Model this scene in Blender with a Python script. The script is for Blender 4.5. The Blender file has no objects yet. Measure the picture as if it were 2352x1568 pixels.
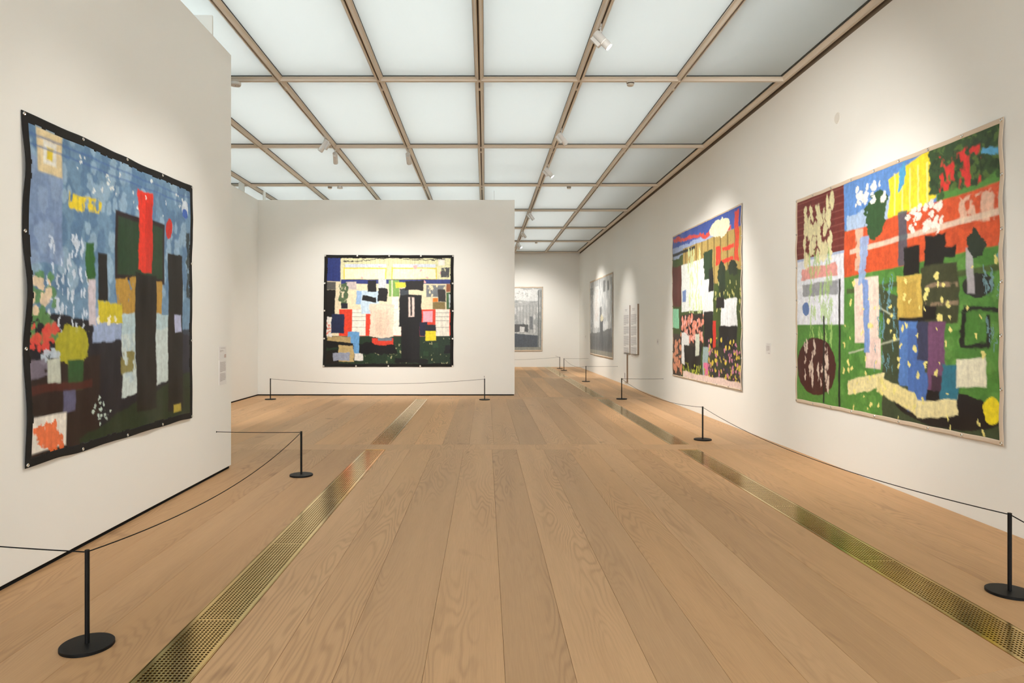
import bpy, math, random
import numpy as np
from mathutils import Vector, Matrix

random.seed(7)
RNG = np.random.default_rng(11)
scn = bpy.context.scene
COL = scn.collection
PI = math.pi

# ------------------------------------------------------------------ camera
CAM_H = 1.513
cd = bpy.data.cameras.new('camera')
cd.sensor_width = 36.0
cd.sensor_fit = 'HORIZONTAL'
cd.lens = 24.0
cd.shift_x = 61.5 / 2352
cd.shift_y = -25.0 / 2352
cd.clip_start = 0.05
cd.clip_end = 200
cam = bpy.data.objects.new('camera', cd)
COL.objects.link(cam)
cam.location = (0, 0, CAM_H)
cam.rotation_euler = (PI / 2, 0, 0)
scn.camera = cam

# ------------------------------------------------------------------ view, world, luminous ceiling
scn.view_settings.view_transform = 'Standard'
scn.view_settings.look = 'None'
scn.view_settings.exposure = 0.57
scn.view_settings.gamma = 1.0
scn.view_settings.use_curve_mapping = False
scn.cycles.adaptive_threshold = 0.02

w = bpy.data.worlds.new('world')
scn.world = w
w.use_nodes = True
w.node_tree.nodes['Background'].inputs[0].default_value = (0.75, 0.85, 1.0, 1)
w.node_tree.nodes['Background'].inputs[1].default_value = 0.3


def area(name, loc, sx, sy, power, color):
    l = bpy.data.lights.new(name, 'AREA')
    l.shape = 'RECTANGLE'
    l.size = sx
    l.size_y = sy
    l.energy = power
    l.color = color
    o = bpy.data.objects.new(name, l)
    COL.objects.link(o)
    o.location = loc
    return o


# lamps in the void above the frosted glass (they shine down through it)
PLEN = 14.2
for y0_, y1_, k_ in ((-6.8, 3.8, 0.98), (4.2, 13.8, 1.02), (14.2, 27.9, 1.18)):
    area('plenum_lamp', (-2.35, (y0_ + y1_) / 2, 5.75), 10.6, y1_ - y0_, PLEN * k_ * 10.6 * (y1_ - y0_), (0.975, 0.975, 1.0))
# unseen fill lamp added behind the camera, shining in through a made-up opening
back_fill = area('back_fill_lamp', (0.5, -7.4, 2.4), 6.4, 3.8, 420, (0.93, 0.97, 1.0))
back_fill.rotation_euler = (PI / 2, 0, 0)
SPOT_W = 400.0
SPOT_COL = (1.0, 0.95, 0.885)

# ------------------------------------------------------------------ helpers


def lin(c):
    out = []
    for v in c[:3]:
        v = v / 255.0
        out.append(v / 12.92 if v <= 0.04045 else ((v + 0.055) / 1.055) ** 2.4)
    return tuple(out)


class MB:
    def __init__(self):
        self.v, self.f, self.s = [], [], []

    def add(self, vs, fs, smooth=False):
        n = len(self.v)
        self.v += [tuple(p) for p in vs]
        self.f += [tuple(i + n for i in f) for f in fs]
        self.s += [smooth] * len(fs)
        return self

    def box(self, x0, x1, y0, y1, z0, z1):
        vs = [(x0, y0, z0), (x1, y0, z0), (x1, y1, z0), (x0, y1, z0),
              (x0, y0, z1), (x1, y0, z1), (x1, y1, z1), (x0, y1, z1)]
        return self.add(vs, [(3, 2, 1, 0), (4, 5, 6, 7), (0, 1, 5, 4), (1, 2, 6, 5), (2, 3, 7, 6), (3, 0, 4, 7)])

    def cbox(self, x0, x1, y0, y1, z0, z1, c=0.002):
        """box with chamfered edges"""
        vs, fs = [], []
        X, Y, Z = (x0, x1), (y0, y1), (z0, z1)
        idx = {}
        for i in (0, 1):
            for j in (0, 1):
                for k in (0, 1):
                    sx, sy, sz = (1 if i == 0 else -1), (1 if j == 0 else -1), (1 if k == 0 else -1)
                    for a in range(3):
                        p = [X[i] + sx * c, Y[j] + sy * c, Z[k] + sz * c]
                        p[a] = (X[i], Y[j], Z[k])[a]
                        idx[(i, j, k, a)] = len(vs)
                        vs.append(p)
        q = [(0, 0), (1, 0), (1, 1), (0, 1)]
        for a in range(3):
            for s in (0, 1):
                def key(m, n):
                    t = [0, 0, 0]
                    t[a] = s
                    t[(a + 1) % 3], t[(a + 2) % 3] = m, n
                    return (t[0], t[1], t[2], a)
                loop = [idx[key(m, n)] for m, n in q]
                fs.append(loop if s else loop[::-1])
        for a in range(3):      # edges parallel to axis a
            b, d = (a + 1) % 3, (a + 2) % 3
            for m in (0, 1):
                for n in (0, 1):
                    def kk(e, ax):
                        t = [0, 0, 0]
                        t[a], t[b], t[d] = e, m, n
                        return idx[(t[0], t[1], t[2], ax)]
                    l = [kk(0, b), kk(1, b), kk(1, d), kk(0, d)]
                    fs.append(l if (m == n) else l[::-1])
        for i in (0, 1):
            for j in (0, 1):
                for k in (0, 1):
                    l = [idx[(i, j, k, a)] for a in range(3)]
                    fs.append(l if (i + j + k) % 2 == 1 else l[::-1])
        return self.add(vs, fs)

    def lathe(self, prof, n=32, M=None, smooth=True):
        """prof: list of (r,z); consecutive pairs become bands with their own vertices when steep"""
        M = M or Matrix.Identity(4)
        for (r0, z0), (r1, z1) in zip(prof[:-1], prof[1:]):
            vs, fs = [], []
            for i in range(n):
                a = 2 * PI * i / n
                vs.append(M @ Vector((r0 * math.cos(a), r0 * math.sin(a), z0)))
            for i in range(n):
                a = 2 * PI * i / n
                vs.append(M @ Vector((r1 * math.cos(a), r1 * math.sin(a), z1)))
            for i in range(n):
                j = (i + 1) % n
                if r0 < 1e-7:
                    fs.append((i, n + j, n + i))
                elif r1 < 1e-7:
                    fs.append((i, j, n + i))
                else:
                    fs.append((i, j, n + j, n + i))
            self.add(vs, fs, smooth)
        return self

    def tube(self, pts, r, n=8):
        pts = [Vector(p) for p in pts]
        vs, fs = [], []
        for i, p in enumerate(pts):
            d = (pts[min(i + 1, len(pts) - 1)] - pts[max(i - 1, 0)]).normalized()
            up = Vector((0, 0, 1)) if abs(d.z) < 0.9 else Vector((1, 0, 0))
            a = d.cross(up).normalized()
            b = a.cross(d).normalized()
            for k in range(n):
                t = 2 * PI * k / n
                vs.append(p + a * (r * math.cos(t)) + b * (r * math.sin(t)))
        for i in range(len(pts) - 1):
            for k in range(n):
                l = (k + 1) % n
                fs.append((i * n + k, i * n + l, (i + 1) * n + l, (i + 1) * n + k))
        fs.append(tuple(range(n))[::-1])
        fs.append(tuple((len(pts) - 1) * n + k for k in range(n)))
        return self.add(vs, fs, True)

    def extrude(self, prof, axis, a0, a1):
        """prof = closed list of (h, z); axis 'x' or 'y' is the run"""
        n = len(prof)
        vs = []
        for t in (a0, a1):
            for h, z in prof:
                vs.append((h, t, z) if axis == 'y' else (t, h, z))
        fs = []
        for i in range(n):
            j = (i + 1) % n
            q = (i, j, n + j, n + i)
            fs.append(q if axis == 'x' else q[::-1])
        fs.append(tuple(range(n)))
        fs.append(tuple(range(n, 2 * n))[::-1])
        return self.add(vs, fs)

    def mesh(self, name, mat):
        me = bpy.data.meshes.new(name)
        me.from_pydata(self.v, [], self.f)
        me.polygons.foreach_set('use_smooth', self.s)
        if mat:
            me.materials.append(mat)
        me.update()
        return me

    def build(self, name, mat, parent=None, loc=(0, 0, 0), kind=None):
        return link(name, self.mesh(name, mat), parent, loc, kind)


def link(name, me, parent=None, loc=(0, 0, 0), kind=None):
    o = bpy.data.objects.new(name, me)
    COL.objects.link(o)
    o.parent = parent
    o.location = loc
    if kind:
        o['kind'] = kind
    return o


def thing(name, label, cat, loc=(0, 0, 0), group=None):
    o = bpy.data.objects.new(name, None)
    o.empty_display_size = 0.1
    COL.objects.link(o)
    o.location = loc
    tag(o, label, cat, group)
    return o


def tag(o, label, cat, group=None):
    o['label'] = label
    o['category'] = cat
    if group:
        o['group'] = group
    return o


def struct(o, label=None, cat=None):
    o['kind'] = 'structure'
    if label:
        o['label'] = label
    if cat:
        o['category'] = cat
    return o


# ------------------------------------------------------------------ materials


def newmat(name):
    m = bpy.data.materials.new(name)
    m.use_nodes = True
    nt = m.node_tree
    return m, nt, nt.nodes['Principled BSDF'], nt.nodes['Material Output']


def simple(name, col, rough=0.5, metal=0.0, spec=0.5, bump=None):
    m, nt, b, out = newmat(name)
    b.inputs['Base Color'].default_value = (*col, 1)
    b.inputs['Roughness'].default_value = rough
    b.inputs['Metallic'].default_value = metal
    b.inputs['Specular IOR Level'].default_value = spec
    if bump:
        sc, st = bump
        tc = nt.nodes.new('ShaderNodeTexCoord')
        n = nt.nodes.new('ShaderNodeTexNoise')
        n.inputs['Scale'].default_value = sc
        n.inputs['Detail'].default_value = 4
        bp = nt.nodes.new('ShaderNodeBump')
        bp.inputs['Strength'].default_value = st
        bp.inputs['Distance'].default_value = 0.002
        nt.links.new(tc.outputs['Object'], n.inputs['Vector'])
        nt.links.new(n.outputs['Fac'], bp.inputs['Height'])
        nt.links.new(bp.outputs['Normal'], b.inputs['Normal'])
    return m


def wall_material():
    m, nt, b, out = newmat('wall_paint')
    tc = nt.nodes.new('ShaderNodeTexCoord')
    n = nt.nodes.new('ShaderNodeTexNoise')
    n.inputs['Scale'].default_value = 0.9
    n.inputs['Detail'].default_value = 3
    r = nt.nodes.new('ShaderNodeValToRGB')
    r.color_ramp.elements[0].color = (0.862, 0.847, 0.800, 1)
    r.color_ramp.elements[1].color = (0.886, 0.874, 0.832, 1)
    n2 = nt.nodes.new('ShaderNodeTexNoise')
    n2.inputs['Scale'].default_value = 160
    bp = nt.nodes.new('ShaderNodeBump')
    bp.inputs['Strength'].default_value = 0.06
    bp.inputs['Distance'].default_value = 0.002
    L = nt.links.new
    L(tc.outputs['Object'], n.inputs['Vector'])
    L(n.outputs['Fac'], r.inputs['Fac'])
    L(r.outputs['Color'], b.inputs['Base Color'])
    L(tc.outputs['Object'], n2.inputs['Vector'])
    L(n2.outputs['Fac'], bp.inputs['Height'])
    L(bp.outputs['Normal'], b.inputs['Normal'])
    b.inputs['Roughness'].default_value = 0.75
    b.inputs['Specular IOR Level'].default_value = 0.2
    return m


def glass_material():
    m, nt, b, out = newmat('frosted_glass')
    nt.nodes.remove(b)
    tr = nt.nodes.new('ShaderNodeBsdfTranslucent')
    tr.inputs['Color'].default_value = (0.825, 0.862, 0.845, 1)
    df = nt.nodes.new('ShaderNodeBsdfDiffuse')
    df.inputs['Color'].default_value = (0.62, 0.70, 0.66, 1)
    mx = nt.nodes.new('ShaderNodeMixShader')
    mx.inputs[0].default_value = 0.22
    gl = nt.nodes.new('ShaderNodeBsdfGlossy')
    gl.inputs['Roughness'].default_value = 0.48
    fr = nt.nodes.new('ShaderNodeFresnel')
    fr.inputs['IOR'].default_value = 2.0
    m2 = nt.nodes.new('ShaderNodeMixShader')
    L = nt.links.new
    L(tr.outputs[0], mx.inputs[1])
    L(df.outputs[0], mx.inputs[2])
    L(fr.outputs[0], m2.inputs[0])
    L(mx.outputs[0], m2.inputs[1])
    L(gl.outputs[0], m2.inputs[2])
    L(m2.outputs[0], out.inputs['Surface'])
    return m


def wood_material():
    m, nt, b, out = newmat('oak_board')
    N, L = nt.nodes.new, nt.links.new
    tc = N('ShaderNodeTexCoord')
    oi = N('ShaderNodeObjectInfo')
    mul = N('ShaderNodeMath')
    mul.operation = 'MULTIPLY'
    mul.inputs[1].default_value = 91.0
    L(oi.outputs['Random'], mul.inputs[0])
    comb = N('ShaderNodeCombineXYZ')
    L(mul.outputs[0], comb.inputs[0])
    L(mul.outputs[0], comb.inputs[1])
    L(mul.outputs[0], comb.inputs[2])
    add = N('ShaderNodeVectorMath')
    add.operation = 'ADD'
    L(tc.outputs['Object'], add.inputs[0])
    L(comb.outputs[0], add.inputs[1])

    def mapped(sx, sy, sz=1.0):
        mp = N('ShaderNodeMapping')
        mp.inputs['Scale'].default_value = (sx, sy, sz)
        L(add.outputs[0], mp.inputs['Vector'])
        return mp.outputs[0]

    def noise(vec, scale, detail=3, dist=0.0, rough=0.5):
        n = N('ShaderNodeTexNoise')
        n.inputs['Scale'].default_value = scale
        n.inputs['Detail'].default_value = detail
        n.inputs['Distortion'].default_value = dist
        n.inputs['Roughness'].default_value = rough
        L(vec, n.inputs['Vector'])
        return n.outputs['Fac']

    def math_(op, a, bb=None, clamp=False):
        n = N('ShaderNodeMath')
        n.operation = op
        n.use_clamp = clamp
        for i, q in enumerate((a, bb)):
            if q is None:
                continue
            if isinstance(q, (int, float)):
                n.inputs[i].default_value = q
            else:
                L(q, n.inputs[i])
        return n.outputs[0]
    # cathedral figure: contour lines of a stretched noise field
    field = noise(mapped(4.0, 0.45), 1.0, 2.2, 0.25, 0.40)
    rings = math_('SINE', math_('MULTIPLY', field, 165.0))
    rings = math_('MULTIPLY_ADD', rings, 0.5)
    rings.node.inputs[2].default_value = 0.5
    rings = math_('POWER', rings, 2.2)
    # where the figure is strong
    area_ = math_('MULTIPLY', math_('SUBTRACT', noise(mapped(2.4, 0.35), 1.0, 1.0), 0.42), 5.0, True)
    rings = math_('MULTIPLY', rings, area_)
    fine = noise(mapped(230, 5.0), 1.0, 4, 0.2, 0.6)
    broad = noise(mapped(9, 0.5), 1.0, 3)
    knot = noise(mapped(5.5, 2.6), 1.0, 0, 0.4)
    knotm = math_('MULTIPLY', math_('SUBTRACT', knot, 0.80), 9.0, True)
    # total darkening
    d = math_('ADD', math_('MULTIPLY', rings, 0.25), math_('MULTIPLY', math_('SUBTRACT', fine, 0.45), 0.42))
    d = math_('ADD', d, math_('MULTIPLY', math_('SUBTRACT', broad, 0.5), 0.34))
    d = math_('ADD', d, math_('MULTIPLY', knotm, 0.40))
    mx = N('ShaderNodeMix')
    mx.data_type = 'RGBA'
    mx.blend_type = 'MULTIPLY'
    mx.inputs['Factor'].default_value = 1.0
    L(oi.outputs['Color'], mx.inputs[6])
    ramp = N('ShaderNodeValToRGB')
    ramp.color_ramp.elements[0].position = 0.0
    ramp.color_ramp.elements[0].color = (1.10, 1.10, 1.10, 1)
    ramp.color_ramp.elements[1].position = 1.0
    ramp.color_ramp.elements[1].color = (0.40, 0.34, 0.29, 1)
    L(math_('ADD', d, 0.1), ramp.inputs['Fac'])
    L(ramp.outputs['Color'], mx.inputs[7])
    L(mx.outputs[2], b.inputs['Base Color'])
    b.inputs['Roughness'].default_value = 0.50
    b.inputs['Specular IOR Level'].default_value = 0.32
    bp = N('ShaderNodeBump')
    bp.inputs['Strength'].default_value = 0.10
    bp.inputs['Distance'].default_value = 0.001
    L(fine, bp.inputs['Height'])
    L(bp.outputs['Normal'], b.inputs['Normal'])
    return m


def brass_material():
    m, nt, b, out = newmat('brass')
    N, L = nt.nodes.new, nt.links.new
    tc = N('ShaderNodeTexCoord')
    mp = N('ShaderNodeMapping')
    mp.inputs['Scale'].default_value = (6, 1.5, 6)
    n = N('ShaderNodeTexNoise')
    n.inputs['Scale'].default_value = 2.0
    n.inputs['Detail'].default_value = 5
    r = N('ShaderNodeValToRGB')
    r.color_ramp.elements[0].color = (0.72, 0.50, 0.175, 1)
    r.color_ramp.elements[1].color = (0.88, 0.66, 0.29, 1)
    L(tc.outputs['Object'], mp.inputs['Vector'])
    L(mp.outputs[0], n.inputs['Vector'])
    L(n.outputs['Fac'], r.inputs['Fac'])
    L(r.outputs['Color'], b.inputs['Base Color'])
    b.inputs['Metallic'].default_value = 1.0
    b.inputs['Roughness'].default_value = 0.17
    return m


def canvas_material(name, rough):
    m, nt, b, out = newmat(name)
    N, L = nt.nodes.new, nt.links.new
    at = N('ShaderNodeAttribute')
    at.attribute_name = 'paint'
    tc = N('ShaderNodeTexCoord')
    n = N('ShaderNodeTexNoise')
    n.inputs['Scale'].default_value = 26
    n.inputs['Detail'].default_value = 5
    bc = N('ShaderNodeBrightContrast')
    hs = N('ShaderNodeHueSaturation')
    mr = N('ShaderNodeMapRange')
    mr.inputs['From Min'].default_value = 0.3
    mr.inputs['From Max'].default_value = 0.7
    mr.inputs['To Min'].default_value = 0.86
    mr.inputs['To Max'].default_value = 1.12
    L(tc.outputs['Object'], n.inputs['Vector'])
    L(n.outputs['Fac'], mr.inputs['Value'])
    L(mr.outputs[0], hs.inputs['Value'])
    L(at.outputs['Color'], hs.inputs['Color'])
    L(hs.outputs['Color'], b.inputs['Base Color'])
    b.inputs['Roughness'].default_value = rough
    b.inputs['Specular IOR Level'].default_value = 0.35
    bp = N('ShaderNodeBump')
    bp.inputs['Strength'].default_value = 0.15
    bp.inputs['Distance'].default_value = 0.003
    L(n.outputs['Fac'], bp.inputs['Height'])
    L(bp.outputs['Normal'], b.inputs['Normal'])
    return m


def emit(name, col, strength):
    m, nt, b, out = newmat(name)
    b.inputs['Base Color'].default_value = (0.8, 0.8, 0.8, 1)
    b.inputs['Emission Color'].default_value = (*col, 1)
    b.inputs['Emission Strength'].default_value = strength
    return m


M_WALL = wall_material()
M_GLASS = glass_material()
M_WOOD = wood_material()
M_BRASS = brass_material()
M_CANVAS = canvas_material('painted_cloth', 0.42)
M_BEAM = simple('champagne_metal', (0.72, 0.645, 0.545), 0.42, 0.0, 0.4)
M_SLOT = simple('dark_track_slot', (0.10, 0.075, 0.055), 0.7)
M_GAP_SHADE = simple('pane_gap_shade', (0.05, 0.055, 0.05), 0.7)  # dark colour stands in for shade between glass and beams
M_BLACK = simple('black_powder_coat', (0.005, 0.005, 0.005), 0.5, 0, 0.22, (900, 0.15))
M_ROPE = simple('black_cord', (0.006, 0.006, 0.006), 0.8, 0, 0.2)
M_SHADOW = simple('foot_gap_shade', (0.010, 0.010, 0.010), 0.9, 0, 0.1)  # black colour stands in for the shade in the gap under partitions
M_SUB = simple('dark_subfloor', (0.022, 0.014, 0.006), 0.9, 0, 0.1)
M_WHITE = simple('white_plastic', (0.72, 0.70, 0.665), 0.45)
M_WHITE2 = simple('cream_plastic', (0.62, 0.57, 0.49), 0.5)
M_STEEL = simple('steel_eyelet', (0.78, 0.78, 0.76), 0.25, 1.0)
M_SCREW = simple('steel_screw', (0.25, 0.25, 0.25), 0.35, 1.0)
M_CARD = simple('label_card', (0.80, 0.78, 0.755), 0.7)
M_INK = simple('grey_ink', (0.47, 0.42, 0.40), 0.8)
M_INKRED = simple('reddish_ink', (0.50, 0.35, 0.31), 0.8)
M_BOARD = simple('white_text_board', (0.86, 0.84, 0.81), 0.7)
M_INK2 = simple('purple_grey_ink', (0.36, 0.32, 0.34), 0.8)
M_KRAFT = simple('brown_board_edge', (0.30, 0.20, 0.13), 0.8)
M_COVER = simple('grey_cover_plate', (0.74, 0.70, 0.63), 0.6)
M_LENS = emit('lit_lens', (1.0, 0.95, 0.88), 14.0)
M_DARKRING = simple('dark_ring', (0.06, 0.06, 0.055), 0.5)
M_BLACKCLOTH = simple('black_cloth', (0.013, 0.012, 0.011), 0.75, 0, 0.3, (120, 0.4))
M_RAWCLOTH = simple('raw_canvas', (0.66, 0.535, 0.41), 0.85, 0, 0.2, (120, 0.4))
M_SHADE_FIN = simple('dark_shade_fin', (0.10, 0.105, 0.10), 0.8)  # for unseen fins above the glass, added to darken the pane edges
M_PLENUM = simple('plenum_white', (0.75, 0.75, 0.75), 0.9)

# ------------------------------------------------------------------ room dimensions (metres, camera above the origin)
XR, XO = 3.917, -8.1            # right wall, outer left wall
YB, YF = 28.42, -7.0            # far wall, wall behind the camera
ZB = 4.728                      # underside of the ceiling beams
ZG = ZB + 0.066                 # frosted glass
MODX, X0 = 1.297, -0.076
ROWS = [8.84 + 3.206 * k for k in range(-4, 6)]
COLS = [X0 + MODX * k for k in range(-6, 3)]
PH = 4.559                      # partition height

# walls
struct(MB().box(XR, XR + 0.25, YF, YB + 0.25, -0.1, 4.688).build('wall_right', M_WALL),
       'long white wall on the right with three canvases', 'wall')
struct(MB().box(XO - 0.25, XR + 0.25, YB, YB + 0.25, -0.1, 4.735).build('wall_back', M_WALL),
       'white end wall far beyond the middle partition', 'wall')
struct(MB().box(XO - 0.25, XO, YF, YB, -0.1, 6.3).build('wall_left_outer', M_WALL),
       'outer wall hidden behind the left partition', 'wall')
struct(MB().box(XO - 0.25, -2.8, YF - 0.25, YF, -0.1, 6.3).box(3.75, XR + 0.25, YF - 0.25, YF, -0.1, 6.3)
       .box(-2.8, 3.75, YF - 0.25, YF, 4.4, 6.3).box(-2.8, 3.75, YF - 0.25, YF, -0.1, 0.4).build('wall_front', M_WALL),
       'wall behind the camera', 'wall')  # its opening is made up, to let the fill lamp in
# brown strip painted as the right wall's shadow gap; upper wall at far end
struct(MB().box(XR + 0.02, XR + 0.25, YF, YB + 0.25, 4.688, 6.3).build('trim_1', simple('gap_shade_brown', (0.23, 0.175, 0.12), 0.6)),
       'brown strip painted in as the shadow gap between right wall and ceiling', 'trim')
struct(MB().box(XO - 0.25, XR + 0.02, YB + 0.03, YB + 0.25, 4.735, 6.3).build('trim_2', M_PLENUM),
       'wall strip above the ceiling at the far end', 'trim')
struct(MB().box(XO - 0.25, XR + 0.25, YF - 0.25, YB + 0.25, 6.3, 6.4).build('ceiling_void_lid', M_PLENUM),
       'lid of the void above the glass ceiling', 'ceiling')


# partitions with a shadow gap at the foot and brace plates on top
def partition(name, x0, x1, y0, y1, label, plates):
    o = struct(MB().cbox(x0, x1, y0, y1, 0.028, PH, 0.003).build(name, M_WALL), label, 'wall')
    for (a0, a1, b0, b1, z1) in plates:
        MB().cbox(a0, a1, b0, b1, PH - 0.005, z1, 0.002).build('brace_plate', M_WALL, o)
    return o


partition('wall_left', -3.10, -2.81, -6.2, 7.55, 'near white partition on the left with a tall canvas',
          [(-3.06, -2.835, 7.09, 7.115, ZG - 0.004)])
partition('wall_left_rear', -5.55, -5.30, 7.9, 15.92, 'white partition face seen past the end of the near left one',
          [(-5.44, -5.312, 15.05, 15.075, ZG - 0.004)])
partition('wall_center', -5.55, 0.685, 15.92, 16.17, 'free standing white partition facing the camera',
          [(-5.215, -5.19, 16.0, 16.15, ZG - 0.004), (0.205, 0.213, 15.99, 16.15, ZG - 0.004)])
struct(MB().box(-3.09, -2.822, -6.19, 7.52, -0.012, 0.03).build('baseboard_left', M_SHADOW), 'recessed foot of left partition, its gap shade painted black', 'baseboard')
struct(MB().box(-5.54, -5.312, 7.92, 15.92, -0.012, 0.03).build('baseboard_left_rear', M_SHADOW), 'recessed foot of rear left partition, its gap shade painted black', 'baseboard')
struct(MB().box(-5.54, 0.67, 15.932, 16.16, -0.012, 0.03).build('baseboard_center', M_SHADOW), 'recessed foot of middle partition, its gap shade painted black', 'baseboard')

# ------------------------------------------------------------------ ceiling: beams, panes
ceiling = bpy.data.objects.new('ceiling', None)
COL.objects.link(ceiling)
ceiling.location = (0, 0, ZB)
struct(ceiling, 'luminous ceiling of frosted glass panes in a champagne metal grid', 'ceiling')

half = [(0.0105, 0.024), (0.0105, 0.0), (0.0225, 0.0), (0.0245, 0.004), (0.0255, 0.012), (0.030, 0.024), (0.037, 0.034),
        (0.046, 0.041), (0.055, 0.043), (0.055, 0.053), (0.022, 0.055), (0.022, 0.06)]
long_prof = [(-x, z) for x, z in half[::-1]] + half
half2 = [(0.022, 0.006), (0.0245, 0.009), (0.0255, 0.014), (0.030, 0.025), (0.037, 0.035),
         (0.046, 0.0415), (0.0545, 0.043), (0.0545, 0.0525), (0.021, 0.055), (0.021, 0.06)]
cross_prof = [(-x, z) for x, z in half2[::-1]] + half2

for x in COLS:
    mb = MB()
    mb.extrude([(x + h, z) for h, z in long_prof], 'y', YF + 0.02, YB - 0.02)
    for y in ROWS:                               # couplers that bridge the slot
        mb.box(x - 0.0106, x + 0.0106, y + 0.26, y + 0.31, -0.0008, 0.02)
    bo = mb.build('beam', M_BEAM, ceiling)
    MB().box(x - 0.02, x + 0.02, YF + 0.03, YB - 0.03, 0.0605, 0.24).build('shade_fin', M_SHADE_FIN, bo)  # unseen fin, added to dim the glass along the beam
    MB().box(x - 0.0104, x + 0.0104, YF + 0.03, YB - 0.03, 0.0205, 0.0235).build('track_slot', M_SLOT, bo)
# edge beam along the right wall
he = [(-0.035, 0.0), (-0.037, 0.006), (-0.040, 0.018), (-0.047, 0.032), (-0.058, 0.041), (-0.068, 0.043), (-0.068, 0.053), (-0.03, 0.055), (-0.03, 0.26),
      (0.0, 0.26), (0.0, 0.0)]
XE = 3.888
MB().extrude([(XE + h, z) for h, z in he[::-1]], 'y', YF + 0.02, YB - 0.01).build('edge_beam', M_BEAM, ceiling)
MB().extrude([(XO + 0.03 - h, z) for h, z in he], 'y', YF + 0.02, YB - 0.01).build('edge_beam', M_BEAM, ceiling)
for y in ROWS + [28.30]:
    MB().extrude([(y + h, z) for h, z in cross_prof], 'x', XO + 0.05, XE - 0.02).build('cross_beam', M_BEAM, ceiling)
    MB().box(XO + 0.06, XE - 0.03, y - 0.02, y + 0.02, 0.0605, 0.46).build('shade_fin', M_SHADE_FIN, ceiling)  # taller unseen fin, added to shade the pane ends
# panes, each edged by dark strips painted in for the shadow gap
xe = [XO + 0.03] + COLS + [XE - 0.03]
ye = [YF + 0.02] + ROWS + [28.30]
for i in range(len(xe) - 1):
    for j in range(len(ye) - 1):
        a, b_, c, d = xe[i] + 0.024, xe[i + 1] - 0.024, ye[j] + 0.024, ye[j + 1] - 0.024
        g = 0.0
        gz0, gz1 = 0.0535, 0.066
        p = MB().box(a, b_, c, d, 0.066, 0.074).build('pane', M_GLASS, ceiling)
        t = 0.034
        mb = MB()
        mb.box(a, b_, c, c + t, gz0 + 0.002, gz1).box(a, b_, d - t, d, gz0 + 0.002, gz1)
        mb.box(a, a + t, c + t, d - t, gz0 + 0.002, gz1).box(b_ - t, b_, c + t, d - t, gz0 + 0.002, gz1)
        mb.build('gap_shade', M_GAP_SHADE, p)

# ------------------------------------------------------------------ floor: oak boards
floor = struct(MB().box(XO - 0.25, XR + 0.25, YF - 0.25, YB + 0.25, -0.16, -0.075).build('floor', M_SUB),
               'pale oak floor of very wide boards with brass floor vents', 'floor')


def plank(pts, tone, d=0.030):
    """pts: four corners (x,y) counter-clockwise"""
    cx = sum(p[0] for p in pts) / 4
    cy = sum(p[1] for p in pts) / 4
    g, c = 0.0006, 0.0012

    def inset(k):
        out = []
        for (x, y) in pts:
            out.append((x - math.copysign(k, x - cx), y - math.copysign(k, y - cy)))
        return out
    A, T = inset(g), inset(g + c)
    vs = [(x - cx, y - cy, -d) for x, y in A] + [(x - cx, y - cy, -c) for x, y in A] + [(x - cx, y - cy, 0) for x, y in T]
    fs = [(8, 9, 10, 11)]
    for k in range(4):
        l = (k + 1) % 4
        fs.append((k, l, 4 + l, 4 + k))
        fs.append((4 + k, 4 + l, 8 + l, 8 + k))
    o = MB().add(vs, fs).build('plank', M_WOOD, floor, (cx, cy, 0))
    o.color = (*tone, 1)
    return o


BASE = np.array([0.575, 0.350, 0.182])


def tone(t, warm=0.0):
    c = BASE * (1.0 + 0.30 * t)
    c = c * np.array([1 + 0.06 * warm, 1.0, 1 - 0.10 * warm])
    return tuple(float(v) for v in c)


def rtone():
    return tone(random.uniform(-0.5, 0.45), random.uniform(-0.2, 0.9))


GL0, GL1, GR0, GR1 = -1.535, -1.268, 2.451, 2.716


def ystart(x):
    return 2.30 + (0.324 * x if x > 0 else 0.0)


def run(y0, y1, joints, tones=None, slant=False):
    """joints: list of (x0, x1) spans"""
    for i, (a, b_) in enumerate(joints):
        ya, yb = (ystart(a), ystart(b_)) if slant else (y0, y0)
        tn = tones[i] if tones else rtone()
        plank([(a, ya), (b_, yb), (b_, y1), (a, y1)], tn)


def spans(xs):
    return list(zip(xs[:-1], xs[1:]))


left1 = [-2.84, -2.50, -2.21, -1.91, GL0]
mid1 = [GL1, -0.955, -0.66, -0.273, 0.087, 0.395, 0.742, 1.063, 1.39, 1.69, 2.07, GR0]
right1 = [GR1, 3.01, 3.31, 3.61, XR]
out_l = [XO, -7.6, -7.2, -6.8, -6.45, -6.1, -5.75, -5.4, -5.05, -4.7, -4.35, -4.0, -3.65, -3.3, -3.0]
t1 = [tone(-0.62, 0.8), tone(-0.66, 0.8), tone(-0.42, 0.4), tone(-0.52, 0.7)]
tm = [tone(0.25, 0.1), tone(0.1, 0.3), tone(-0.12, 0.2), tone(0.12, 0.3), tone(-0.25, 0.2), tone(0.25, 0.1), tone(-0.18, 0.1),
      tone(0.02, 0.6), tone(0.2, 0.1), tone(-0.35, 0.6), tone(0.0, 0.7)]
tr_ = [tone(-0.05, 0.8), tone(-0.1, 0.9), tone(0.0, 1.0), tone(-0.05, 1.1)]
Y1, Y2, Y3, Y4 = 8.69, 9.08, 15.12, 15.55
Y5, Y6 = 21.72, 22.12
run(2.3, Y1, spans(left1), t1, True)
run(2.3, Y1, spans(mid1), tm, True)
run(2.3, Y1, spans(right1), tr_, True)
run(2.3, Y1, spans(out_l[-4:-1] + [-3.12]))
run(2.3, Y1, [(-3.12, -2.84)])


def jitter(xs, k):
    out = [xs[0]]
    for v in xs[1:-1]:
        out.append(v + random.uniform(-k, k))
    return out + [xs[-1]]


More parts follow.
